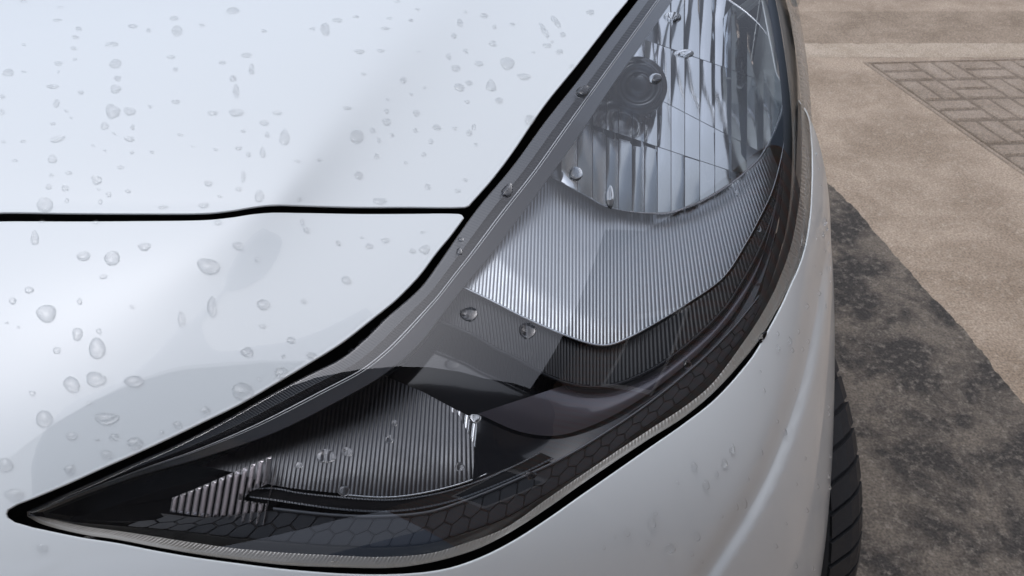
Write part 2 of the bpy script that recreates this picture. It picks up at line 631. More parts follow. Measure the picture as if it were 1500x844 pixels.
def stone_mat(name, c1, c2, c3, s1, s2, rough, wet=0.0, contrast=(.38, .62)):
    m, n, l, b = new_mat(name)
    tc = n.new('ShaderNodeTexCoord')
    big = n.new('ShaderNodeTexNoise')
    big.inputs['Scale'].default_value = s1
    big.inputs['Detail'].default_value = 8
    big.inputs['Roughness'].default_value = .65
    big.inputs['Distortion'].default_value = .4
    fine = n.new('ShaderNodeTexNoise')
    fine.inputs['Scale'].default_value = s2
    fine.inputs['Detail'].default_value = 6
    fine.inputs['Roughness'].default_value = .7
    vor = n.new('ShaderNodeTexVoronoi')
    vor.inputs['Scale'].default_value = s2 * 1.6
    for t in (big, fine, vor):
        l.new(tc.outputs['Object'], t.inputs['Vector'])
    mr = n.new('ShaderNodeMapRange')
    mr.inputs['From Min'].default_value = contrast[0]
    mr.inputs['From Max'].default_value = contrast[1]
    l.new(big.outputs['Fac'], mr.inputs['Value'])
    m1 = n.new('ShaderNodeMix')
    m1.data_type = 'RGBA'
    m1.inputs[6].default_value = (*c1, 1)
    m1.inputs[7].default_value = (*c2, 1)
    l.new(mr.outputs[0], m1.inputs[0])
    mf = n.new('ShaderNodeMapRange')
    mf.inputs['From Min'].default_value = .52
    mf.inputs['From Max'].default_value = .75
    l.new(fine.outputs['Fac'], mf.inputs['Value'])
    m2 = n.new('ShaderNodeMix')
    m2.data_type = 'RGBA'
    m2.inputs[7].default_value = (*c3, 1)
    l.new(mf.outputs[0], m2.inputs[0])
    l.new(m1.outputs[2], m2.inputs[6])
    # grit: fine light and dark grains
    gr = n.new('ShaderNodeTexNoise')
    gr.inputs['Scale'].default_value = s2 * 3.2
    gr.inputs['Detail'].default_value = 3
    l.new(tc.outputs['Object'], gr.inputs['Vector'])
    gm = n.new('ShaderNodeMapRange')
    gm.inputs['From Min'].default_value = .30
    gm.inputs['From Max'].default_value = .70
    gm.inputs['To Min'].default_value = .62
    gm.inputs['To Max'].default_value = 1.30
    gm.clamp = False
    l.new(gr.outputs['Fac'], gm.inputs['Value'])
    gx = n.new('ShaderNodeVectorMath')
    gx.operation = 'SCALE'
    l.new(m2.outputs[2], gx.inputs[0])
    l.new(gm.outputs[0], gx.inputs['Scale'])
    l.new(gx.outputs[0], b.inputs['Base Color'])
    b.inputs['Roughness'].default_value = rough
    b.inputs['Specular IOR Level'].default_value = .25
    add = n.new('ShaderNodeMath')
    add.operation = 'ADD'
    l.new(fine.outputs['Fac'], add.inputs[0])
    l.new(vor.outputs['Distance'], add.inputs[1])
    bp = n.new('ShaderNodeBump')
    bp.inputs['Strength'].default_value = .45
    bp.inputs['Distance'].default_value = .006
    l.new(add.outputs[0], bp.inputs['Height'])
    l.new(bp.outputs[0], b.inputs['Normal'])
    return m


M['concrete'] = stone_mat('brown_concrete', (.31, .243, .178), (.45, .362, .275), (.50, .42, .33), 4, 55, .75)
M['tarmac'] = stone_mat('dark_tarmac', (.060, .055, .050), (.175, .150, .122), (.27, .24, .20), 6, 60, .8, contrast=(.43, .58))
M['mortar'] = stone_mat('concrete_margin', (.42, .345, .26), (.50, .42, .33), (.54, .46, .37), 9, 60, .8)
M['iron'] = stone_mat('weathered_iron', (.29, .235, .18), (.38, .315, .25), (.40, .31, .225), 6, 70, .7)


def sheet(name, pts, z, mat, kind='structure', thick=0.0):
    bm = bmesh.new()
    vs_ = [bm.verts.new((p[0], p[1], GZ + z)) for p in pts]
    f = bm.faces.new(vs_)
    if f.normal.z < 0:
        f.normal_flip()
    if thick:
        r = bmesh.ops.extrude_face_region(bm, geom=[f])
        for v in r['geom']:
            if isinstance(v, bmesh.types.BMVert):
                v.co.z -= thick
        bmesh.ops.recalc_face_normals(bm, faces=bm.faces)
    me = bpy.data.meshes.new(name)
    bm.to_mesh(me)
    bm.free()
    o = link(name, me, None, mat)
    o['kind'] = kind
    return o


sheet('ground', [(-60, -60), (60, -60), (60, 60), (-60, 60)], -.010, M['concrete'])
edge = curve([(1120, 120), (1201, 244), (1234, 281), (1264, 315), (1308, 370), (1352, 420), (1402, 467), (1452, 531), (1500, 591), (1560, 680), (1660, 830)], step=7)
jt = np.convolve(rng.normal(0, 5, len(edge) + 8), np.ones(9) / 9, 'valid') + rng.normal(0, .5, len(edge))
ep = [ground_pt(u + j, v - j) for (u, v), j in zip(edge, jt)]
first, last = ep[0], ep[-1]
road_pts = [(p[0], p[1]) for p in ep] + [(last[0] - .1, .42), (.3, .34), (-.5, .38), (-1.2, .30), (-1.5, 6), (first[0] - 1.2, 6)]
sheet('road', road_pts, -.004, M['tarmac'])
# pale concrete margin that runs past the far side of the drain cover, and the older slab beyond it
M['old_slab'] = stone_mat('old_slab', (.26, .205, .15), (.38, .305, .23), (.44, .36, .28), 4, 45, .8)


def strip_between(v0, v1, jit):
    near = [ground_pt(u, v0 + rng.normal(0, jit)) for u in np.arange(1060, 1640, 9)]
    farp = [ground_pt(u, v1 + rng.normal(0, jit)) for u in np.arange(1060, 1640, 9)][::-1]
    return [(p[0], p[1]) for p in near + farp]


sheet('pavement', strip_between(81, 60, .3), -.0092, M['mortar'])
sheet('far_pavement', strip_between(60.5, 14, .5), -.0088, M['old_slab'])

# ------------------------------------------------------------------ drain cover
ca = ground_pt(1275, 91)
cb = ground_pt(1500, 247)
ux = (cb - ca)
ux[2] = 0
ux /= np.linalg.norm(ux)              # along the near edge
cc = ground_pt(1480, 86)
far = (cc - ca)
far[2] = 0
far /= np.linalg.norm(far)
vy = np.array([-ux[1], ux[0], 0])
vy = far          # the far edge runs at a slant to the near one
cover = empty('drain_cover', tuple(ca))
tag(cover, 'square cast iron drain cover with raised basketweave tread set in concrete', 'drain cover')
LEN = float(np.linalg.norm(cb - ca)) + .12
WID = 1.25


def cv(a, b, z):
    return ux * a + vy * b + np.array([0, 0, z])


def cbox(name, a0, a1, b0, b1, z0, z1, mat, bevel=.004, rot=0.0):
    bm = bmesh.new()
    ca_, cb_ = (a0 + a1) / 2, (b0 + b1) / 2
    ha, hb = (a1 - a0) / 2, (b1 - b0) / 2
    vs_ = []
    for z, ins in ((z0, 0), (z1, bevel)):
        for sa, sb in ((-1, -1), (1, -1), (1, 1), (-1, 1)):
            x, y = sa * (ha - ins), sb * (hb - ins)
            xr, yr = x * math.cos(rot) - y * math.sin(rot), x * math.sin(rot) + y * math.cos(rot)
            vs_.append(bm.verts.new(cv(ca_ + xr, cb_ + yr, z)))
    bm.faces.new(vs_[4:8])
    for i in range(4):
        j = (i + 1) % 4
        bm.faces.new((vs_[i], vs_[j], vs_[4 + j], vs_[4 + i]))
    bmesh.ops.recalc_face_normals(bm, faces=bm.faces)
    me = bpy.data.meshes.new(name)
    bm.to_mesh(me)
    bm.free()
    return link(name, me, cover, mat)


cbox('frame', -.02, LEN, -.02, -.003, -.012, -.006, M['iron'])
cbox('frame', -.02, -.003, -.003, WID, -.012, -.006, M['iron'])
M['iron_dirt'] = stone_mat('dirt_in_grooves', (.18, .145, .11), (.25, .205, .16), (.28, .23, .18), 6, 70, .9)
cbox('plate', 0, LEN, 0, WID, -.012, -.007, M['iron_dirt'])
SL = [(.36, .50, .30, .46)]
pitch = .165
na, nb_ = int(LEN / pitch), int(WID / pitch)
for i in range(na):
    for j in range(nb_):
        a, b = (i + .5) * pitch, (j + .5) * pitch
        if 2 <= i <= 3 and j == 3:
            continue
        for k in (-1, 1):
            if (i + j) % 2:
                cbox('tread_bar', a - .076, a + .076, b + k * .040 - .034, b + k * .040 + .034, -.008, -.003, M['iron'], .006)
            else:
                cbox('tread_bar', a + k * .040 - .034, a + k * .040 + .034, b - .076, b + .076, -.008, -.003, M['iron'], .006)
cbox('lifting_bar', .36, .64, .555, .60, -.008, .003, M['iron'], .006, .25)

# ------------------------------------------------------------------ the house beside the lane (seen as the dark reflection in the lens)
def brick_mat():
    m, n, l, b = new_mat('house_brick')
    tc = n.new('ShaderNodeTexCoord')
    br = n.new('ShaderNodeTexBrick')
    br.inputs['Color1'].default_value = (.30, .19, .15, 1)
    br.inputs['Color2'].default_value = (.23, .135, .105, 1)
    br.inputs['Mortar'].default_value = (.22, .2, .18, 1)
    br.inputs['Scale'].default_value = 4
    l.new(tc.outputs['Object'], br.inputs['Vector'])
    l.new(br.outputs['Color'], b.inputs['Base Color'])
    b.inputs['Roughness'].default_value = .85
    return m


def box_obj(name, lo, hi, parent, mat):
    x0, y0, z0 = lo
    x1, y1, z1 = hi
    v = [(x0, y0, z0), (x1, y0, z0), (x1, y1, z0), (x0, y1, z0), (x0, y0, z1), (x1, y0, z1), (x1, y1, z1), (x0, y1, z1)]
    f = [(0, 3, 2, 1), (4, 5, 6, 7), (0, 1, 5, 4), (1, 2, 6, 5), (2, 3, 7, 6), (3, 0, 4, 7)]
    return mesh(name, v, f, parent, mat, False)


house = empty('house', (0, 0, GZ))
tag(house, 'tall dark brick house beside the lane, seen only as a reflection in the headlight', 'house')
HX = 2.5
box_obj('wall', (HX, -4.5, -.01), (HX + 6, 2.15, 5.6), house, brick_mat())
M['slate'] = pm('roof_slate', (.05, .05, .055), .7)
M['window_glass'] = pm('window_glass', (.02, .025, .03), .05)
M['window_frame'] = pm('window_frame', (.7, .7, .7), .5)
mesh('roof', [(HX - .25, -4.7, 5.6), (HX + 6.2, -4.7, 5.6), (HX + 6.2, 2.35, 5.6), (HX - .25, 2.35, 5.6), (HX + 3, -4.7, 7.2), (HX + 3, 2.35, 7.2)], [(0, 1, 2, 3), (0, 3, 5, 4), (1, 4, 5, 2), (0, 4, 1), (3, 2, 5)], house, M['slate'], False)
for (y0, y1, z0, z1) in ((-3.4, -2.3, 1.0, 2.2), (-.2, .9, 3.3, 4.5), (-3.4, -2.3, 3.3, 4.5)):
    w = box_obj('window', (HX - .03, y0, z0), (HX + .02, y1, z1), house, M['window_frame'])
    box_obj('pane', (HX - .035, y0 + .07, z0 + .07), (HX - .01, y1 - .07, z1 - .07), w, M['window_glass'])

# unseen dark canopy added in front of the car to darken the lower lens
added_parasol = empty('added_parasol', (.10, -.15, GZ))
tag(added_parasol, 'open dark grey canopy added out of view to darken the lens reflection', 'added_parasol')
M['canopy'] = pm('dark_canopy', (.02, .02, .022), .8)
_n, _l = M['canopy'].node_tree.nodes, M['canopy'].node_tree.links
_t = _n.new('ShaderNodeBsdfTranslucent')          # thin cloth lets some daylight through
_t.inputs[0].default_value = (.03, .03, .032, 1)
_a = _n.new('ShaderNodeAddShader')
_l.new(_n['Principled BSDF'].outputs[0], _a.inputs[0])
_l.new(_t.outputs[0], _a.inputs[1])
_l.new(_a.outputs[0], _n['Material Output'].inputs['Surface'])
M['pole'] = pm('added_parasol_pole', (.05, .05, .055), .4, .6)
PZ, PR = 1.58 - GZ, .55
V, Fc = [(0, 0, PZ + .20)], []
NP = 48
for k, f in enumerate((.25, .5, .75, 1.0)):
    for j in range(NP):
        a = 2 * math.pi * j / NP
        sc = 1 - .035 * f * (1 - abs(math.cos(a * 4)))
        V.append((PR * f * sc * math.cos(a), PR * f * sc * math.sin(a), PZ + .20 * (1 - f ** 1.8)))
for j in range(NP):
    Fc.append((0, 1 + j, 1 + (j + 1) % NP))
for k in range(3):
    for j in range(NP):
        j2 = (j + 1) % NP
        Fc.append((1 + k * NP + j, 1 + (k + 1) * NP + j, 1 + (k + 1) * NP + j2, 1 + k * NP + j2))
mesh('canopy', V, Fc, added_parasol, M['canopy'])


def rod(name, p, q, r, parent, mat, n=10):
    p, q = np.array(p, float), np.array(q, float)
    d = (q - p) / np.linalg.norm(q - p)
    a = np.cross(d, [1, 0, 0] if abs(d[0]) < .9 else [0, 1, 0])
    a /= np.linalg.norm(a)
    b = np.cross(d, a)
    V = []
    for c in (p, q):
        for t in np.linspace(0, 2 * math.pi, n, endpoint=False):
            V.append(c + r * (a * math.cos(t) + b * math.sin(t)))
    Fc = [(j, (j + 1) % n, n + (j + 1) % n, n + j) for j in range(n)] + [tuple(range(n))[::-1], tuple(range(n, 2 * n))]
    return mesh(name, V, Fc, parent, mat)


rod('pole', (-1.0, -.55, 0), (.0, .0, PZ + .24), .012, added_parasol, M['pole'])
for j in range(8):
    a = 2 * math.pi * j / 8
    rod('rib', (0, 0, PZ + .17), (PR * .97 * math.cos(a), PR * .97 * math.sin(a), PZ), .004, added_parasol, M['pole'], 6)

# ------------------------------------------------------------------ the car
car = empty('car', (0, .8, GZ))
tag(car, 'wet white car at its front corner with a dark swept-back headlight', 'car')
car_inv = Vector((0, -.8, -GZ))


def under_car(o):
    """children of the car are modelled in world coordinates"""
    o.parent = car
    o.matrix_parent_inverse.identity()
    o.location = o.location + car_inv
    return o


carw = empty('car_frame')     # temporary parent, replaced below
headlight = empty('headlight', (0, 0, 0))

bonnet_poly = np.vstack((curve(BONNET_FRONT, step=7), curve([(681, 303), (687, 301.5), (690, 298)], n=4)[1:-1], curve(BONNET_SIDE, step=7), np.array([(700, -260), (300, -290), (-100, -300), (-420, -300)], float)))
bonnet = patch('bonnet', bonnet_poly, bonnet_surf, 9, None, M['paint'], r=.0010, depth=.0004)


def star_of(pix):
    return to_star(cast(pix, skin_offset(np.asarray(pix, float))))


def star_pts(P):
    return to_star(np.array(P))


b_nose_top = star_of(curve(NOSE_TOP, step=7))
b_corner = star_of(np.array([(677, 314.5)]))
b_nose_side = star_of(curve(NOSE_SIDE, step=7))
b_tip = star_of(curve(TIP, step=5))
b_top = star_of(curve(BUMPER_TOP, step=7))
WHEEL_C = np.array([.403, .86, .132])
arch = []
for t in np.linspace(R(40), R(200), 50):
    y = WHEEL_C[1] + .385 * math.cos(t)
    z = WHEEL_C[2] + .385 * math.sin(t)
    arch.append((float(xside(y, z)), y, z))
b_arch = to_star(np.array(arch))
b_back = to_star(np.array([(float(xside(1.25, .74)), 1.25, .74), (float(xside(1.25, .45)), 1.25, .45)]))
last_arch = b_arch[-1]
bot_az = np.linspace(last_arch[0] - 3, -66, 60)
b_bot = np.stack((bot_az, np.full(60, -46.0)), -1)
b_left = np.stack((np.full(14, -66.0), np.linspace(-43, b_nose_top[0, 1] - 3, 14)), -1)
bumper_poly = np.vstack((b_nose_top, b_corner, b_nose_side, b_tip, b_top, b_back, b_arch, b_bot, b_left))
# finer grid along the pressed line
bl = to_star(cast(curve(BUMP_LINE[5:], step=6)))
ext = np.vstack([bl + np.array([dx, 0]) for dx in np.linspace(-3.0, 1.5, 19)])
bumper = patch('bumper', bumper_poly, bumper_surf, .75, None, M['paint'], r=.0010, depth=.0004, dens=ext, eps=.05)

# dark structure behind the gaps
liner_poly = np.array([(-430, 250), (600, 250), (1000, -220), (1110, -200), (1130, 0), (1150, 200), (1160, 300), (1150, 420), (1090, 590), (920, 770), (680, 900), (300, 900), (0, 860), (-60, 840), (-60, 600), (-430, 600)], float)
liner = patch('gap_liner', liner_poly, lambda uv: cast(uv, -.14), 30, None, M['deep'])

# clips seen in the gap above the headlight
for (u, v) in ((556, 466), (541, 480), (524, 496), (508, 509)):
    c = np.array([(u + 4., v + 3.), (u + 12., v + 11.)])
    off = np.array([3.0, -2.6])
    band('gap_clip', np.vstack((c[0] - off, c[1] - off)), np.vstack((c[0] + off, c[1] + off)), .016, .016, 4, 4, car, M['edge_dark'], lambda s_, t_: .003 * np.sin(math.pi * t_)).location = car_inv

# ------------------------------------------------------------------ headlight
hl = headlight
lens_poly = np.vstack((curve(UPPER, step=7), curve(LOWER, step=7)))
lens = patch('lens', lens_poly, lambda uv: cast(uv, 0.0), 12, hl, M['lens'], r=.0025, depth=.014)
house_poly = np.vstack((curve([(700, 400)] + INNER[9:], step=14), curve([p for p in LOWER if p[1] > 200], step=14)[3:], np.array([(1165, 230), (1150, 300), (1110, 390), (1040, 440), (960, 470), (890, 490), (820, 470), (760, 440)], float)))
housing = patch('housing', house_poly, lambda uv: cast(uv, -.055), 20, hl, M['gloss_black'])


def mixc(A, B, t, n=140):
    return curve(A, n) * (1 - t) + curve(B, n) * t


# rim strips along the bonnet side
hatch = lambda amp, k: (lambda s, t: amp * np.abs(np.sin(s * k * math.pi)))
band('lens_edge', mixc(UPPER, INNER, .03), mixc(UPPER, INNER, .34), .003, .004, 1800, 4, hl, M['edge_smoke'], hatch(.00022, 300))
band('lens_groove', mixc(UPPER, INNER, .345), mixc(UPPER, INNER, .57), .006, .010, 1800, 4, hl, M['edge_groove'], hatch(.0006, 300))
band('lens_bead', mixc(UPPER, INNER, .335), mixc(UPPER, INNER, .35), .004, .004, 300, 5, hl, M['edge_mid'], lambda s, t: .001 * np.sin(math.pi * t))
band('lens_bead', mixc(UPPER, INNER, .57), mixc(UPPER, INNER, .61), .007, .007, 300, 6, hl, M['edge_bright'], lambda s, t: .003 * np.sin(math.pi * t))
band('lens_bead', mixc(UPPER, INNER, .635), mixc(UPPER, INNER, .67), .007, .007, 300, 6, hl, M['edge_bright'], lambda s, t: .002 * np.sin(math.pi * t))
band('bead_channel', mixc(UPPER, INNER, .60), mixc(UPPER, INNER, .645), .0085, .0085, 300, 3, hl, M['edge_groove'])
band('lens_border', mixc(UPPER, INNER, .67), mixc(UPPER, INNER, 1.03), .005, .010, 200, 5, hl, M['edge_pale'])
band('border_wall', mixc(UPPER, INNER, 1.03), mixc(UPPER, INNER, 1.05), .010, .050, 160, 4, hl, M['black'])
# rim strips along the bumper side
band('flange', mixc(LOWER, L1, .05), L1, .004, .007, 1100, 5, hl, M['flange'], lambda s, t: .0008 * np.abs(np.sin(s * 300 * math.pi)) * smooth((t - .45) / .3))
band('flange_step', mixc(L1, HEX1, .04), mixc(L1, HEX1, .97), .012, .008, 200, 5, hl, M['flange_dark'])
band('hexagon_base', HEX1[2:], HEX0 + [(1122, 400), (1136, 350), (1143, 310), (1147, 260), (1148, 200), (1145, 140), (1137, 75), (1124, 0), (1105, -70)], .012, .014, 200, 5, hl, M['hex_gap'])

# hexagon tiles on the base strip
hx0 = curve(HEX0, 400)
hx1 = curve([p for p in HEX1 if 182 <= p[0] <= 1118 and p[1] >= 440], 400)
mid = (hx0 + hx1) / 2
arcl = np.concatenate(([0], np.cumsum(np.linalg.norm(np.diff(mid, axis=0), axis=1))))
wid = np.linalg.norm(hx1 - hx0, axis=1)


def strip_uv(s, t):
    s = np.clip(s, 0, arcl[-1])
    a = np.stack((np.interp(s, arcl, hx0[:, 0]), np.interp(s, arcl, hx0[:, 1])), -1)
    b = np.stack((np.interp(s, arcl, hx1[:, 0]), np.interp(s, arcl, hx1[:, 1])), -1)
    return a * (1 - t[:, None]) + b * t[:, None]


HR = 16.5            # hexagon radius in strip units
rowh = HR * 1.5
for rr in range(-1, 3):
    tc_ = 24 + (rr - .5) * rowh      # across, in px for a 48 px strip
    k = 0
    while True:
        s = k * HR * math.sqrt(3) + (rr % 2) * HR * math.sqrt(3) / 2
        k += 1
        if s > arcl[-1] - 4:
            break
        ang = np.radians(30 + 60 * np.arange(6))
        ang = np.radians(90 + 60 * np.arange(6))
        sx = s + (HR - 1.0) * np.cos(ang)
        ty = (tc_ + (HR - 1.0) * np.sin(ang))
        # clip to the strip
        pl = list(zip(sx, ty))
        for lim, side in ((1.5, 1), (46.5, -1)):
            out = []
            for i in range(len(pl)):
                p, q = pl[i], pl[(i + 1) % len(pl)]
                ip, iq = (p[1] - lim) * side >= 0, (q[1] - lim) * side >= 0
                if ip:
                    out.append(p)
                if ip != iq:
                    f = (lim - p[1]) / (q[1] - p[1])
                    out.append((p[0] + f * (q[0] - p[0]), lim))
            pl = out
            if len(pl) < 3:
                break
        if len(pl) < 3:
            continue
        pl = np.array(pl)
        ar = abs(np.sum(pl[:, 0] * np.roll(pl[:, 1], -1) - np.roll(pl[:, 0], -1) * pl[:, 1])) / 2
        if ar < 40 or pl[:, 0].min() < 0:
            continue
        c = pl.mean(0)
        small = c + (pl - c) * .95
        top = strip_uv(small[:, 0], small[:, 1] / 48)
        bot = strip_uv(pl[:, 0], pl[:, 1] / 48)
        lv = .0125 + .0015 * (1 - pl[:, 1] / 48)
        n_ = len(pl)
        P = np.vstack((cast(top, -lv + .0012 + rng.normal(0, .00008)), cast(bot, -lv)))
        fc = [tuple(range(n_))] + [(i, (i + 1) % n_, n_ + (i + 1) % n_, n_ + i) for i in range(n_)]
        o = mesh('hexagon_tile', P, fc, hl, M['hex'], False)
        if np.array(o.data.polygons[0].normal) @ (CAM - P[0]) < 0:
            o.data.flip_normals()

# bowl of the main lamp
BOWL_C = np.array([975., 118.])
BOWL_R = np.array([178., 194.])
BOWL_LOW = [(803, 257), (837, 275), (865, 290), (885, 301), (919, 309), (951, 312), (982, 311), (1022, 297), (1050, 282), (1076, 265), (1094, 250), (1115, 228), (1135, 192), (1146, 155), (1148, 118), (1140, 82), (1122, 48), (1095, 20), (1060, -5), (1015, -30), (960, -60)]


def bowl_level(uv):
    rho = (((uv - BOWL_C) / BOWL_R) ** 2).sum(-1)
    return .040 + .070 * np.clip(1 - rho, -.2, 1)


def rib_level(uv):
    rho = np.sqrt((((uv - BOWL_C) / BOWL_R) ** 2).sum(-1))
    t = np.clip((rho - .97) / .95, 0, 1)
    return .052 - .035 * t ** .6


bowl_poly = np.vstack((curve(BOWL_LOW, step=8), curve([(1010, -70), (975, 12), (905, 112), (850, 192)], step=10)))
us = [795, 822, 846, 868, 888, 906, 926, 944, 963, 983, 1003, 1025, 1047, 1071, 1094, 1118, 1142, 1165]
rows = [-90, -10, 62, 1, 2, 400]


def row_line(k, u):
    if k == 0:
        return -120 + 0 * u
    if k == 1:
        return -110 + .10 * (u - 950)
    if k == 2:
        return 60 + .35 * (u - 950)
    if k == 3:
        return 148 + .52 * (u - 970)
    if k == 4:
        return 214 + .33 * (u - 960)
    return 400 + 0 * u


def facet(u0, u1, k, tiltu, tiltv, bulge):
    n, m = 7, 12
    a = np.linspace(u0 + .5, u1 - .5, n)
    UV = []
    for u in a:
        va, vb = row_line(k, u), row_line(k + 1, u)
        line = np.stack((np.full(200, u), np.linspace(va + .5, vb - .5, 200)), -1)
        ins = np.where(inside(line, bowl_poly))[0]
        if len(ins) < 4:
            return None
        v = np.linspace(line[ins[0], 1], line[ins[-1], 1], m)
        # fan the columns out a little towards the top right
        UV.append(np.stack((np.full(m, u), v), -1))
    UV = np.array(UV)
    flat = UV.reshape(-1, 2)
    un = (flat[:, 0] - (u0 + u1) / 2) / (u1 - u0) * 2
    vn = (flat[:, 1] - flat[:, 1].mean()) / 100
    lev = -bowl_level(flat) + tiltu * un + tiltv * vn + bulge * (1 - un ** 2) + .0003 * np.sin(vn * 9 + tiltu * 3000)
    return mesh('reflector_facet', cast(flat, lev), grid_faces(n, m), hl, M['chrome'])


reflector = patch('reflector', bowl_poly, lambda uv: cast(uv, -bowl_level(uv) - .006), 10, hl, M['silver'])
for i in range(len(us) - 1):
    for k in range(5):
        for (u0, u1) in ((us[i], us[i + 1]),):
            o = facet(u0, u1, k, rng.normal(0, .0005) - .0036 * smooth((u0 - 1030) / 50), rng.normal(0, .0014) + (.005 if us[i] < 950 and k >= 3 else 0), .0008 + rng.normal(0, .0003))
            if o is not None:
                fix_normals(o)
# bright rim of the bowl
rimc = curve(BOWL_LOW, 200)
ctr = np.array([960., 130.])
dirn = (rimc - ctr) / np.linalg.norm(rimc - ctr, axis=1, keepdims=True)
band('reflector_rim', rimc - dirn * 1.5, rimc + dirn * 1.8, .037, .037, 200, 5, hl, M['lip'], lambda s, t: .004 * np.sin(math.pi * t))

# round bulb cap
cap_c = cast([(934, 127)], -.082)[0]
ax = np.array([.02, -.80, .60])
ax /= np.linalg.norm(ax)
e1 = np.cross(ax, [0, 0, 1.])
e1 /= np.linalg.norm(e1)
e2 = np.cross(ax, e1)
scl = float((cap_c - CAM) @ FW) / FPX
prof = [(0, .012), (10, .012), (17, .011), (18.5, .006), (25, .005), (27, .009), (32, .0095), (33.5, .006), (39, .003), (42, .003), (44, -.001), (44.5, -.012)]
nseg = 48
vv_ = []
for r_, h_ in prof:
    for a in np.linspace(0, 2 * math.pi, nseg, endpoint=False):
        vv_.append(cap_c + ax * h_ + (e1 * math.cos(a) + e2 * math.sin(a)) * r_ * scl)
ff = []
for i in range(len(prof) - 1):
    for j in range(nseg):
        k = (j + 1) % nseg
        ff.append((i * nseg + j, i * nseg + k, (i + 1) * nseg + k, (i + 1) * nseg + j))
cap = mesh('bulb_cap', vv_, ff, hl, M['cap'])
bm = bmesh.new()
bm.from_mesh(cap.data)
bmesh.ops.remove_doubles(bm, verts=bm.verts, dist=1e-6)
bmesh.ops.recalc_face_normals(bm, faces=bm.faces)
bm.to_mesh(cap.data)
bm.free()

# ribbed silver bezel under the bowl
RIB_LOW = [(678, 419), (725, 442), (768, 464), (811, 483), (853, 499), (882, 505), (904, 501), (953, 477), (1010, 442), (1060, 405), (1093, 355), (1115, 314), (1130, 282), (1141, 245), (1148, 211), (1152, 180), (1153, 150)]
rib_poly = np.vstack((curve(RIB_LOW, step=6), curve(BOWL_LOW[:14], step=6)[::-1]))


def lean1(s, v):
    k = .42 * smooth((s - 880) / 330) - .10 * smooth((850 - s) / 200)
    return k * (v - 330)


ribs('ribbed_bezel', rib_poly, 660, 1175, 5.0, 140, 520, lean1, rib_level, .00045, hl, M['silver'], sub=6, m=22)['kind'] = 'stuff'
rl = curve(RIB_LOW, 220)
tn = np.gradient(rl, axis=0)
tn /= np.linalg.norm(tn, axis=1, keepdims=True)
nrm = np.stack((-tn[:, 1], tn[:, 0]), -1)
lipw = (3.2 * (1 - .55 * smooth((np.linspace(0, 1, 220) - .35) / .1)))[:, None]
band('bezel_lip', rl - nrm * .5, rl + nrm * lipw, .0165, .018, 220, 5, hl, M['lip'], lambda s, t: .0015 * np.sin(math.pi * t))

# dark ribbed trim below the bezel
TRIM_LOW = [(640, 466), (668, 478), (697, 491), (725, 508), (754, 522), (782, 538), (811, 552), (839, 561), (867, 565), (896, 562), (924, 553), (967, 531), (1010, 499), (1060, 450), (1085, 412), (1107, 372), (1124, 332), (1136, 296), (1146, 255), (1151, 220), (1155, 180)]
trim_poly = np.vstack((curve(TRIM_LOW, step=6), (rl + nrm * 4)[::-1]))
ribs('ribbed_trim', trim_poly, 600, 1200, 5.0, 170, 580, lambda s, v: (.42 * smooth((s - 880) / 330) + .12 * smooth((850 - s) / 150)) * (v - 330), lambda uv: .024 + 0 * uv[:, 0], .0011, hl, M['dark_rib'], sub=6, m=8)['kind'] = 'stuff'
tl = curve(TRIM_LOW, 220)
tn2 = np.gradient(tl, axis=0)
tn2 /= np.linalg.norm(tn2, axis=1, keepdims=True)
nr2 = np.stack((-tn2[:, 1], tn2[:, 0]), -1)
band('trim_bead', tl, tl + nr2 * 5, .023, .026, 220, 6, hl, M['gloss_black'], lambda s, t: .003 * np.sin(math.pi * t))
# smooth ledge below the trim; its purple-grey base colour imitates a reflection
ledge_a = (tl + nr2 * 6)[60:]
ledge_b = curve([(700, 606), (760, 632), (815, 638), (870, 622), (930, 590), (1000, 538), (1046, 495), (1082, 450), (1108, 400), (1124, 350), (1134, 310), (1142, 262), (1147, 220), (1150, 190)], 160)
band('reflection_toned_ledge', ledge_a, ledge_b, .030, .020, 160, 9, hl, M['purple_black'], lambda s, t: .004 * np.sin(math.pi * t))
band('ledge_foot', ledge_b, curve([(690, 730), (741, 710), (820, 674), (880, 639), (947, 594), (1021, 534), (1070, 486), (1100, 448), (1120, 400), (1134, 350), (1142, 310), (1146, 262), (1149, 220), (1152, 190)], 160), .024, .016, 160, 6, hl, M['gloss_black'])

# indicator chamber: dark silver ribs, chrome flutes, stepped black lip
IND_LOW = [(345, 693), (372, 703), (400, 711), (440, 717), (500, 723), (560, 727), (600, 724), (650, 714), (690, 702), (712, 693)]
ind_poly = np.vstack((curve(IND_LOW, step=6), np.array([(700, 664), (680, 622), (668, 600), (620, 574), (551, 545), (500, 585), (450, 610), (402, 634), (340, 662), (292, 682)], float)))


def ind_level(uv):
    return .020 + .030 * smooth((725 - uv[:, 1]) / 190)


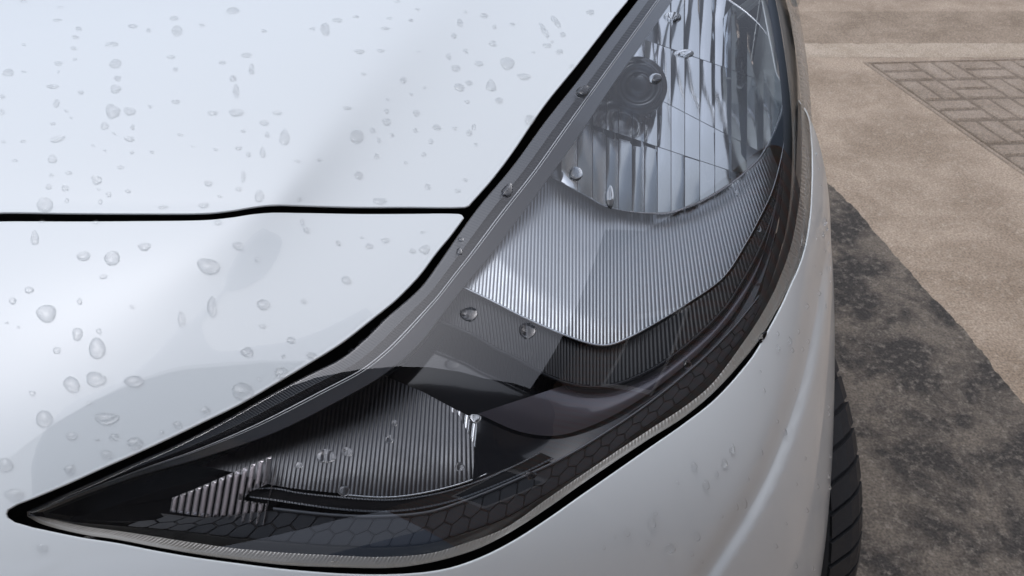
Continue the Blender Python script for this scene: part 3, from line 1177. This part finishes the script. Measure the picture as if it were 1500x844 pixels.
ribs('indicator_reflector', ind_poly, 250, 760, 6.2, 530, 735, lambda s, v: -.16 * (v - 640) * (1 - smooth((s - 350) / 500)) + .1 * (v - 640) * smooth((s - 600) / 150), ind_level, .0006, hl, M['dark_silver'], sub=6, m=16)['kind'] = 'stuff'
ia = curve(IND_LOW, 160)
it = np.gradient(ia, axis=0)
it /= np.linalg.norm(it, axis=1, keepdims=True)
inr = np.stack((-it[:, 1], it[:, 0]), -1)
sw = np.linspace(0, 1, 160)
band('indicator_lip', ia[70:], (ia + inr * 3.0)[70:], .019, .019, 90, 5, hl, M['lip'], lambda s, t: .0012 * np.sin(math.pi * t))
STEP_A = [(362, 716), (400, 714), (440, 721), (500, 727), (560, 731), (604, 728), (655, 718), (705, 702), (760, 678), (790, 662)]
STEP_B = [(366, 729), (400, 734), (440, 740), (500, 748), (560, 751), (610, 747), (665, 735), (715, 717), (770, 693), (812, 672)]
band('indicator_step', STEP_A, STEP_B, .018, .013, 160, 6, hl, M['satin'], lambda s, t: .0008 * np.sin(math.pi * t))
band('step_serration', mixc(STEP_A, STEP_B, .02), mixc(STEP_A, STEP_B, .12), .0165, .016, 700, 4, hl, M['edge_dark'], hatch(.0012, 90))
band('step_serration', mixc(STEP_A, STEP_B, .84), mixc(STEP_A, STEP_B, .97), .0125, .012, 700, 4, hl, M['edge_dark'], hatch(.0012, 90))
band('hexagon_border', [(p[0], p[1] - 5) for p in HEX0[3:]], [(p[0], p[1] - .5) for p in HEX0[3:]], .012, .012, 200, 5, hl, M['edge_mid'], lambda s, t: .0012 * np.sin(math.pi * t))
# chrome flutes beside the indicator
flute_poly = np.array([(652, 592), (735, 632), (727, 660), (714, 693), (692, 650)], float)
fu = [652, 664, 677, 689, 700, 711, 722, 735]
for i in range(len(fu) - 1):
    a = np.linspace(fu[i] + .4, fu[i + 1] - .4, 6)
    UV, ok = [], True
    for u in a:
        line = np.stack((u - .12 * (np.linspace(580, 700, 160) - 640), np.linspace(580, 700, 160)), -1)
        ins = np.where(inside(line, flute_poly))[0]
        if len(ins) < 3:
            ok = False
            break
        j = np.linspace(ins[0], ins[-1], 8)
        UV.append(np.stack((np.interp(j, np.arange(160), line[:, 0]), np.interp(j, np.arange(160), line[:, 1])), -1))
    if not ok:
        continue
    flat = np.array(UV).reshape(-1, 2)
    un = np.repeat(np.linspace(-1, 1, 6), 8)
    lev = -.034 - .010 * smooth((690 - flat[:, 1]) / 90) + .0035 * (1 - un ** 2) + rng.normal(0, .002) * un
    o = mesh('chrome_flute', cast(flat, lev), grid_faces(6, 8), hl, M['flute'])
    fix_normals(o)

# prismatic corner reflector
def z4(p):
    return [(220 + x / 5.625, 640 + y / 5.625) for x, y in p]


prism_poly = np.array(z4([(130, 612), (150, 515), (400, 415), (700, 285), (1080, 122), (1000, 372), (800, 468), (770, 520), (990, 555), (950, 748), (560, 680)]))
for i in range(15):
    b0 = 243 + i * 10.6
    segs = []
    lines = []
    for b in (b0 + .8, b0 + 3.0, b0 + 9.0):
        vv2 = np.linspace(800, 650, 400)
        line = np.stack((b + (780 - vv2) * .17, vv2), -1)
        k = np.where(inside(line, prism_poly))[0]
        lines.append((line, k))
    if min(len(k) for _, k in lines) < 6:
        continue
    # split each line in contiguous runs
    def runs(k):
        cuts = np.where(np.diff(k) > 1)[0]
        return np.split(k, cuts + 1)
    rr_ = [runs(k) for _, k in lines]
    nr = min(len(r) for r in rr_)
    for q in range(nr):
        P = []
        good = True
        for (line, _), r_, lv in zip(lines, rr_, (0, 1, 0)):
            kk = r_[q]
            if len(kk) < 4:
                good = False
                break
            t0, t1 = kk[0], kk[-1]
            for t, h_ in ((0, 0), (.10, 1), (.5, 1), (.92, 1), (1, 0)):
                j = int(round(t0 + (t1 - t0) * t))
                P.append(cast(line[j][None], -.016 + .0065 * lv * h_)[0])
        if not good:
            continue
        o = mesh('prism_bar', P, grid_faces(3, 5), hl, M['prism'], False)
        fix_normals(o)

# ------------------------------------------------------------------ wheel
wheel = empty('wheel', (0, 0, 0))
STEER = R(-10)
ew = np.array([math.cos(STEER), -math.sin(STEER), 0])      # outward along the axle
er = np.array([math.sin(STEER), math.cos(STEER), 0])       # rearward in the wheel plane
up3 = np.array([0, 0, 1.0])
TS = .332 / .3105       # tyre size factor
prof_t = [(0, .190), (-.004, .215), (.0, .250), (-.004, .280), (-.014, .298), (-.030, .307), (-.060, .3095), (-.062, .303), (-.070, .303), (-.072, .310), (-.100, .3105), (-.102, .303), (-.110, .303), (-.112, .3105), (-.140, .3095), (-.142, .303), (-.150, .303), (-.152, .309), (-.178, .306), (-.195, .296), (-.205, .275), (-.208, .24), (-.204, .19)]
ns = 120
V, Fc = [], []
for a in np.linspace(0, 2 * math.pi, ns, endpoint=False):
    d = er * math.cos(a) + up3 * math.sin(a)
    for w, r_ in prof_t:
        V.append(WHEEL_C + (ew * w + d * r_) * TS)
k = len(prof_t)
for i in range(ns):
    j = (i + 1) % ns
    for q in range(k - 1):
        Fc.append((i * k + q, j * k + q, j * k + q + 1, i * k + q + 1))
tyre = mesh('tyre', V, Fc, wheel, M['rubber'])
# shoulder tread blocks with slanted grooves between them
nblk = 58
for i in range(nblk):
    a0 = 2 * math.pi * i / nblk
    da = 2 * math.pi / nblk
    if not (R(110) < (a0 % (2 * math.pi)) < R(250)):
        continue
    for (w0, w1, sk, gap) in ((-.006, -.058, .9, .20), (-.074, -.099, .5, .16)):
        P = []
        for h_ in (0, 1):
            for wv in np.linspace(w0, w1, 5):
                rb = np.interp(-wv, [0, .004, .014, .030, .060, .2], [.272, .284, .298, .307, .3095, .3105])
                for t in (gap / 2, 1 - gap / 2):
                    a = a0 + da * (t + sk * (wv - w0) / (w1 - w0) * (.9 if w0 > -.05 else .8))
                    d = er * math.cos(a) + up3 * math.sin(a)
                    P.append(WHEEL_C + (ew * wv + d * (rb - .002 + .0075 * h_)) * TS)
        fc = []
        for q in range(4):
            b = 10 + q * 2
            fc.append((b, b + 1, b + 3, b + 2))
            fc.append((q * 2, q * 2 + 2, b + 2, b))
            fc.append((q * 2 + 1, b + 1, b + 3, q * 2 + 3))
        fc += [(0, 10, 11, 1), (8, 9, 19, 18)]
        mesh('tread_block', P, fc, wheel, M['rubber'], False)
rim_prof = [(-.03, 0), (-.03, .05), (-.045, .08), (-.05, .15), (-.02, .178), (-.004, .192)]
V, Fc = [], []
for a in np.linspace(0, 2 * math.pi, 60, endpoint=False):
    d = er * math.cos(a) + up3 * math.sin(a)
    for w, r_ in rim_prof:
        V.append(WHEEL_C + (ew * w + d * r_) * TS)
k = len(rim_prof)
for i in range(60):
    j = (i + 1) % 60
    for q in range(k - 1):
        Fc.append((i * k + q, j * k + q, j * k + q + 1, i * k + q + 1))
mesh('rim', V, Fc, wheel, M['rim'])

bpy.data.objects.remove(carw)
for o in (bonnet, bumper, liner, headlight, wheel):
    under_car(o)

# ------------------------------------------------------------------ rain drops and the nose film
def zz(lst, ox, oy, k):
    return [(ox + a[0] / k, oy + a[1] / k, a[2] / k, a[3] / k, a[4] if len(a) > 4 else 0) for a in lst]


BON = zz([(178, 22, 9, 4), (170, 60, 14, 5), (232, 85, 9, 8), (222, 110, 12, 5), (217, 143, 10, 6), (220, 175, 6, 5), (172, 187, 13, 7), (172, 212, 6, 4), (155, 255, 18, 7), (24, 214, 17, 11), (8, 284, 8, 8), (5, 330, 9, 8), (166, 304, 10, 12), (155, 365, 8, 6), (170, 410, 22, 10, -15), (68, 416, 8, 5), (43, 474, 8, 5), (154, 468, 13, 14), (152, 516, 7, 6), (143, 550, 9, 8), (192, 553, 11, 11), (202, 509, 11, 6), (197, 590, 6, 8), (329, 131, 20, 7), (340, 188, 18, 14), (347, 231, 11, 9), (340, 262, 17, 13), (331, 327, 22, 22), (382, 328, 19, 12), (308, 371, 12, 11), (391, 374, 7, 8), (381, 409, 15, 9), (388, 450, 7, 5), (355, 493, 11, 6), (284, 530, 16, 14), (320, 573, 9, 7), (378, 563, 9, 6), (296, 593, 6, 9), (391, 78, 14, 7), (437, 90, 7, 6), (512, 54, 14, 7), (521, 90, 16, 16), (595, 75, 9, 5), (503, 168, 13, 6), (517, 204, 7, 8), (517, 300, 12, 7), (531, 397, 8, 6), (442, 314, 7, 5), (448, 448, 7, 5), (626, 333, 16, 8), (696, 332, 22, 12), (655, 185, 11, 6), (686, 231, 11, 10), (695, 266, 10, 22), (741, 203, 9, 17), (726, 163, 15, 8), (778, 362, 15, 8), (816, 333, 14, 7), (787, 396, 6, 10), (838, 402, 14, 26, 8), (773, 447, 8, 17), (731, 455, 8, 8), (703, 436, 10, 7), (716, 386, 8, 5), (716, 516, 7, 20), (634, 440, 7, 5), (613, 540, 14, 9), (703, 557, 10, 7), (764, 577, 14, 18), (648, 578, 7, 5), (685, 32, 18, 11), (777, 91, 9, 6), (957, 85, 15, 18), (920, 86, 9, 5), (993, 60, 14, 7), (132, 603, 24, 24), (939, 470, 7, 5), (875, 475, 9, 5), (880, 585, 6, 9), (70, 5, 10, 5), (70, 132, 7, 4), (70, 212, 7, 4), (238, 273, 9, 6), (196, 327, 7, 4), (10, 418, 7, 4), (274, 428, 6, 4), (336, 394, 6, 4), (310, 444, 5, 4), (290, 558, 5, 4), (210, 348, 5, 3), (568, 431, 5, 3), (600, 605, 16, 9), (480, 610, 14, 7)], 0, 0, 2.01)
BON += zz([(42, 398, 20, 22), (52, 152, 16, 7), (115, 150, 12, 5), (128, 84, 14, 5), (141, 54, 9, 4), (204, 60, 8, 4), (347, 64, 8, 14, -30), (420, 46, 11, 8), (364, 36, 6, 4), (450, 78, 7, 7), (503, 72, 8, 5), (331, 105, 9, 7), (445, 128, 12, 9), (366, 150, 8, 7), (315, 165, 8, 9), (404, 187, 14, 8), (336, 200, 15, 9), (181, 236, 11, 9), (346, 257, 17, 11), (375, 244, 11, 8), (488, 186, 22, 18), (440, 250, 13, 20), (464, 296, 12, 10), (537, 226, 22, 9), (370, 300, 8, 5), (132, 327, 8, 6), (132, 358, 14, 10), (220, 333, 11, 9), (91, 382, 9, 8), (217, 383, 8, 7), (280, 375, 13, 9), (333, 379, 8, 6), (376, 391, 9, 11), (390, 373, 7, 9), (263, 416, 9, 8), (395, 426, 6, 6), (242, 455, 8, 6), (103, 459, 9, 9), (110, 411, 6, 10, -20), (148, 396, 6, 8, -20), (50, 516, 14, 12), (255, 550, 10, 9), (188, 479, 8, 5), (364, 530, 8, 6), (343, 562, 9, 6), (592, 82, 8, 30, -38), (628, 60, 8, 26, -42), (605, 134, 14, 7), (642, 153, 11, 8), (652, 102, 9, 7), (620, 124, 5, 4), (733, 37, 13, 8), (555, 353, 18, 14), (43, 50, 10, 4), (65, 218, 7, 5), (15, 318, 14, 5), (226, 152, 5, 3), (205, 278, 5, 4), (135, 293, 5, 3), (224, 28, 7, 4), (165, 5, 8, 4), (245, 258, 5, 4), (565, 155, 6, 4), (678, 195, 7, 5), (112, 592, 22, 10)], 500, 0, 2.01)
NOSE = zz([(102, 700, 12, 24), (246, 755, 20, 15), (330, 760, 24, 22), (425, 727, 18, 13), (612, 782, 32, 22, 15), (304, 815, 12, 7), (700, 722, 16, 10), (757, 762, 8, 6), (282, 654, 8, 7), (642, 655, 10, 9), (124, 652, 9, 5), (890, 652, 6, 10), (903, 677, 10, 8), (996, 716, 8, 8)], 0, 0, 2.01)
NOSE += zz([(130, 708, 12, 9), (82, 726, 12, 9), (210, 740, 10, 8), (245, 735, 16, 14), (15, 826, 16, 12), (239, 684, 8, 5), (60, 700, 5, 4)], 500, 0, 2.01)
NOSE += zz([(135, 77, 30, 25), (225, 137, 16, 18), (288, 129, 7, 9), (282, 178, 24, 30), (165, 185, 11, 10), (37, 41, 11, 11), (85, 10, 14, 10), (232, 43, 8, 10), (384, 58, 6, 6), (528, 92, 10, 24), (617, 55, 13, 30), (767, 52, 19, 15), (885, 43, 8, 8), (766, 115, 10, 7), (848, 156, 14, 10), (720, 191, 19, 15), (826, 203, 6, 6), (820, 251, 21, 16), (909, 203, 15, 12), (755, 270, 7, 6), (278, 269, 29, 21), (208, 284, 22, 24), (389, 275, 29, 16), (706, 305, 34, 24), (93, 310, 9, 7), (259, 338, 7, 5), (598, 361, 15, 12), (128, 384, 24, 25), (309, 384, 33, 18), (518, 402, 15, 11), (331, 437, 13, 12), (208, 434, 17, 12), (282, 444, 9, 5), (393, 456, 24, 17), (471, 426, 8, 8), (310, 489, 18, 13), (202, 533, 18, 13), (14, 518, 22, 20), (40, 606, 28, 17), (122, 762, 16, 14), (53, 118, 5, 4), (20, 105, 5, 4)], 0, 420, 1.99)
BUM = zz([(308, 158, 5, 11), (275, 180, 5, 12), (275, 138, 4, 8), (361, 58, 4, 8), (336, 131, 3, 8), (347, 183, 4, 7), (365, 160, 3, 6), (317, 186, 4, 8), (374, 195, 3, 6), (363, 265, 4, 8), (235, 303, 4, 8), (296, 424, 4, 10), (143, 472, 7, 14), (32, 522, 8, 11), (67, 577, 9, 13), (98, 546, 5, 9), (120, 514, 8, 12), (228, 483, 4, 8), (155, 642, 5, 11), (178, 631, 7, 14), (40, 727, 9, 13), (113, 668, 4, 6), (26, 778, 5, 8), (356, 500, 3, 6), (392, 581, 3, 8), (359, 650, 4, 8), (270, 755, 4, 7), (328, 812, 4, 9), (379, 822, 4, 10), (422, 550, 4, 10), (425, 585, 4, 8), (428, 495, 4, 7), (424, 370, 3, 9), (424, 350, 3, 7), (275, 393, 3, 6), (225, 248, 3, 5), (395, 20, 4, 8), (412, 55, 4, 9), (400, 110, 3, 8), (325, 300, 3, 5), (55, 800, 4, 6), (300, 690, 3, 5), (330, 575, 3, 5), (190, 560, 3, 5)], 1000, 420, 1.99)
BUM += zz([(904, 688, 11, 14), (958, 762, 13, 13), (831, 716, 9, 12), (915, 660, 6, 7), (893, 746, 6, 7), (765, 760, 5, 6), (980, 572, 4, 6), (797, 728, 4, 6)], 500, 420, 1.99)
BUM += zz([(248, 100, 5, 13), (298, 480, 7, 22), (305, 740, 6, 14), (275, 770, 5, 10), (307, 797, 6, 12), (300, 640, 4, 10), (290, 550, 4, 12), (326, 740, 5, 16), (322, 670, 5, 16), (330, 815, 4, 8), (275, 275, 4, 8), (266, 180, 3, 8), (242, 730, 4, 8), (250, 570, 3, 7), (310, 520, 4, 10), (318, 600, 4, 12)], 1130, 200, 3.836)
LENS = zz([(372, 80, 26, 22), (542, 128, 25, 25), (8, 595, 17, 17), (553, 551, 17, 13), (155, 398, 11, 9), (18, 482, 19, 14), (140, 445, 13, 13), (345, 525, 15, 13), (390, 385, 17, 14)], 500, 420, 1.99)
LENS += zz([(950, 495, 33, 20), (872, 520, 13, 11), (262, 734, 20, 8)], 0, 420, 1.99)
LENS += zz([(490, 560, 16, 22, 20), (348, 740, 9, 12), (352, 706, 9, 7), (712, 270, 22, 16, -35), (925, 232, 19, 15), (975, 52, 25, 16), (690, 512, 22, 20), (790, 578, 14, 32)], 500, 0, 2.01)
LENS += [(1002, 79, 14, 6, 0), (1007, 533, 6, 8, 0), (1114, 497, 3, 6, 0), (1079, 283, 2.5, 5, 0), (1112, 335, 2.5, 5, 0), (490, 826, 8, 4, 0), (860, 45, 3, 3, 0), (1176, 352, 3, 8, 0), (1118, 492, 4, 8, 35)]


def droplets(lst, name, levf, group, labeler, tall=.40):
    A = np.array(lst, float)
    ctr = A[:, :2]
    P0 = cast(ctr, levf(ctr))
    lev = F(P0)
    ok = np.abs(lev) < .03
    h = .6
    Du = (cast(ctr + [h, 0], lev) - cast(ctr - [h, 0], lev)) / (2 * h)
    Dv = (cast(ctr + [0, h], lev) - cast(ctr - [0, h], lev)) / (2 * h)
    d = (P0 - CAM) @ FW
    for D in (Du, Dv):
        L = np.linalg.norm(D, axis=1)
        f = np.minimum(1, 2.2 * d / FPX / L)
        D *= f[:, None]
    NA, NR = 18, 6
    th = np.linspace(0, 2 * math.pi, NA, endpoint=False)
    rr = np.array([1.0, .93, .80, .60, .33])
    for i in range(len(A)):
        if not ok[i]:
            continue
        u, v, w, hh, rot = A[i]
        w *= 1.0
        c2, c3, p2, p3 = rng.uniform(0, .10), rng.uniform(0, .09), rng.uniform(0, 6.3), rng.uniform(0, 6.3)
        out = 1 + c2 * np.cos(2 * th + p2) + c3 * np.cos(3 * th + p3) + rng.normal(0, .015, NA)
        pear = .28 if hh > 1.3 * w else (-.10 if w > 1.2 * hh else .05)
        ring = []
        for r_ in rr:
            x = np.cos(th) * out * r_ * w
            y = np.sin(th) * out * r_ * hh
            x = x * (1 + pear * y / max(hh, .1))
            ring.append(np.stack((x, y), -1))
        q = np.vstack(ring + [np.zeros((1, 2))])
        cr, sr = math.cos(math.radians(rot)), math.sin(math.radians(rot))
        q = np.stack((q[:, 0] * cr - q[:, 1] * sr, q[:, 0] * sr + q[:, 1] * cr), -1)
        P = P0[i] + q[:, :1] * Du[i] + q[:, 1:] * Dv[i]
        n = grad(P)
        for _ in range(3):
            P = P - (F(P) - lev[i])[:, None] * n
        rho = np.concatenate([np.full(NA, r_) for r_ in rr] + [np.zeros(1)])
        size = min(w * np.linalg.norm(Du[i]), hh * np.linalg.norm(Dv[i]))
        # water sags: the dome is a little fuller on its downhill side
        sag = 1 + .22 * np.clip(q[:, 1] / max(hh, .1), -1, 1)
        hgt = tall * size * np.sqrt(np.clip(1 - rho ** 2.2, 0, 1)) * sag
        P = P + n * (hgt - .00008)[:, None]
        fc = []
        for k in range(len(rr) - 1):
            for j in range(NA):
                j2 = (j + 1) % NA
                fc.append((k * NA + j, k * NA + j2, (k + 1) * NA + j2, (k + 1) * NA + j))
        top = len(rr) * NA
        for j in range(NA):
            fc.append(((len(rr) - 1) * NA + j, (len(rr) - 1) * NA + (j + 1) % NA, top))
        V0 = np.array(P)
        f0 = fc[0]
        if np.cross(V0[f0[1]] - V0[f0[0]], V0[f0[2]] - V0[f0[0]]) @ n[0] < 0:
            fc = [tuple(reversed(f)) for f in fc]
        base = P0[i]
        o = mesh(name, V0 - base, fc, None, M['water'] if 'lens' in group else M['bead'])
        o.location = tuple(base)
        tag(o, labeler(u, v, w, hh), 'droplet', group)


def size_shape(w, h):
    m = w * h
    size = 'tiny' if m < 14 else 'small' if m < 40 else 'medium' if m < 110 else 'large'
    shape = 'upright' if h > 1.35 * w else 'flat' if w > 1.5 * h else 'round'
    return size + ' ' + shape


def bonnet_label(u, v, w, h):
    ridge = 649 - v * .81
    side = 'left of' if u < ridge - 40 else 'on' if u < ridge + 40 else 'right of'
    row = 'upper bonnet' if v < 110 else 'middle bonnet' if v < 210 else 'bonnet front edge'
    return '%s drop, %s %s the ridge' % (size_shape(w, h), row, side)


def nose_label(u, v, w, h):
    row = 'just below bonnet gap' if v < 400 else 'halfway down' if v < 560 else 'near headlight tip'
    return '%s drop on white nose panel %s' % (size_shape(w, h), row)


def bumper_label(u, v, w, h):
    if u > 1185:
        row = 'beside the lens' if v < 330 else 'at mid height' if v < 420 else 'beside the tyre' if v > 520 else 'above the tyre'
        return '%s drop on bumper outer edge %s' % (size_shape(w, h), row)
    row = 'close under headlight' if v < 640 else 'above pressed line' if u < 1090 else 'beside pressed line'
    return '%s drop on white bumper %s' % (size_shape(w, h), row)


def lens_label(u, v, w, h):
    row = 'bright reflector' if v < 300 else 'indicator chamber' if u < 560 else 'dark lower trim'
    return '%s water drop on lens over %s' % (size_shape(w, h), row)


NTH = 'second third fourth fifth sixth seventh eighth ninth tenth eleventh twelfth thirteenth fourteenth fifteenth sixteenth seventeenth eighteenth nineteenth twentieth'.split()
ORD = ['leftmost'] + [n_ + ' from left' for n_ in NTH]


droplets(BON, 'water_droplet', skin_offset, 'water drops on the bonnet', bonnet_label, .28)
body_lev = lambda uv: skin_offset(uv, True, cast(uv))
droplets(NOSE, 'water_droplet', body_lev, 'water drops on the nose panel', nose_label, .34)
BUM = [(a_, b_, c_ * 1.1, d_ * 1.1, e_) for a_, b_, c_, d_, e_ in BUM]
droplets(BUM, 'water_droplet', body_lev, 'water drops on the bumper', bumper_label, .85)
droplets(LENS, 'water_droplet', lambda uv: 0 * uv[:, 0], 'water drops on the lens', lens_label, .45)

# a thin clear sheet with a grey tint lying on the nose panel
def z7(p):
    return [(x / 2.11, 300 + y / 2.11) for x, y in p]


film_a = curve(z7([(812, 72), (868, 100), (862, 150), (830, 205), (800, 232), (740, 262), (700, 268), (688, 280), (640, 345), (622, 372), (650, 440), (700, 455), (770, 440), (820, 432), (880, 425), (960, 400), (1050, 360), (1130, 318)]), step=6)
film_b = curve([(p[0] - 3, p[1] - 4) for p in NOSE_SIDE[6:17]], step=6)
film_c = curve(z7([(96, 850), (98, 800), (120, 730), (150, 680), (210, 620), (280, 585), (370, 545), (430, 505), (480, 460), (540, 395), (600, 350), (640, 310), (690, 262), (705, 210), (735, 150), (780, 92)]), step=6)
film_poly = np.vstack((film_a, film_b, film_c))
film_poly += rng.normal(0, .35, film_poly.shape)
film = patch('tinted_film', film_poly, lambda uv: cast(uv, skin_offset(uv) + .00035), 10, None, M['film'])
tag(film, 'thin irregular clear sheet with a grey tint on the white nose panel', 'water film')

# drops that would read alike are told apart by their order from the left
by_label = {}
for o in col.objects:
    if o.get('category') == 'droplet':
        by_label.setdefault(o['label'], []).append(o)
for lab, os_ in by_label.items():
    if len(os_) > 1:
        os_.sort(key=lambda o: float(project(np.array(o.location))[0, 0]))
        for k, o in enumerate(os_):
            o['label'] = '%s, %s' % (lab, ORD[k] if k < len(ORD) else 'far right')
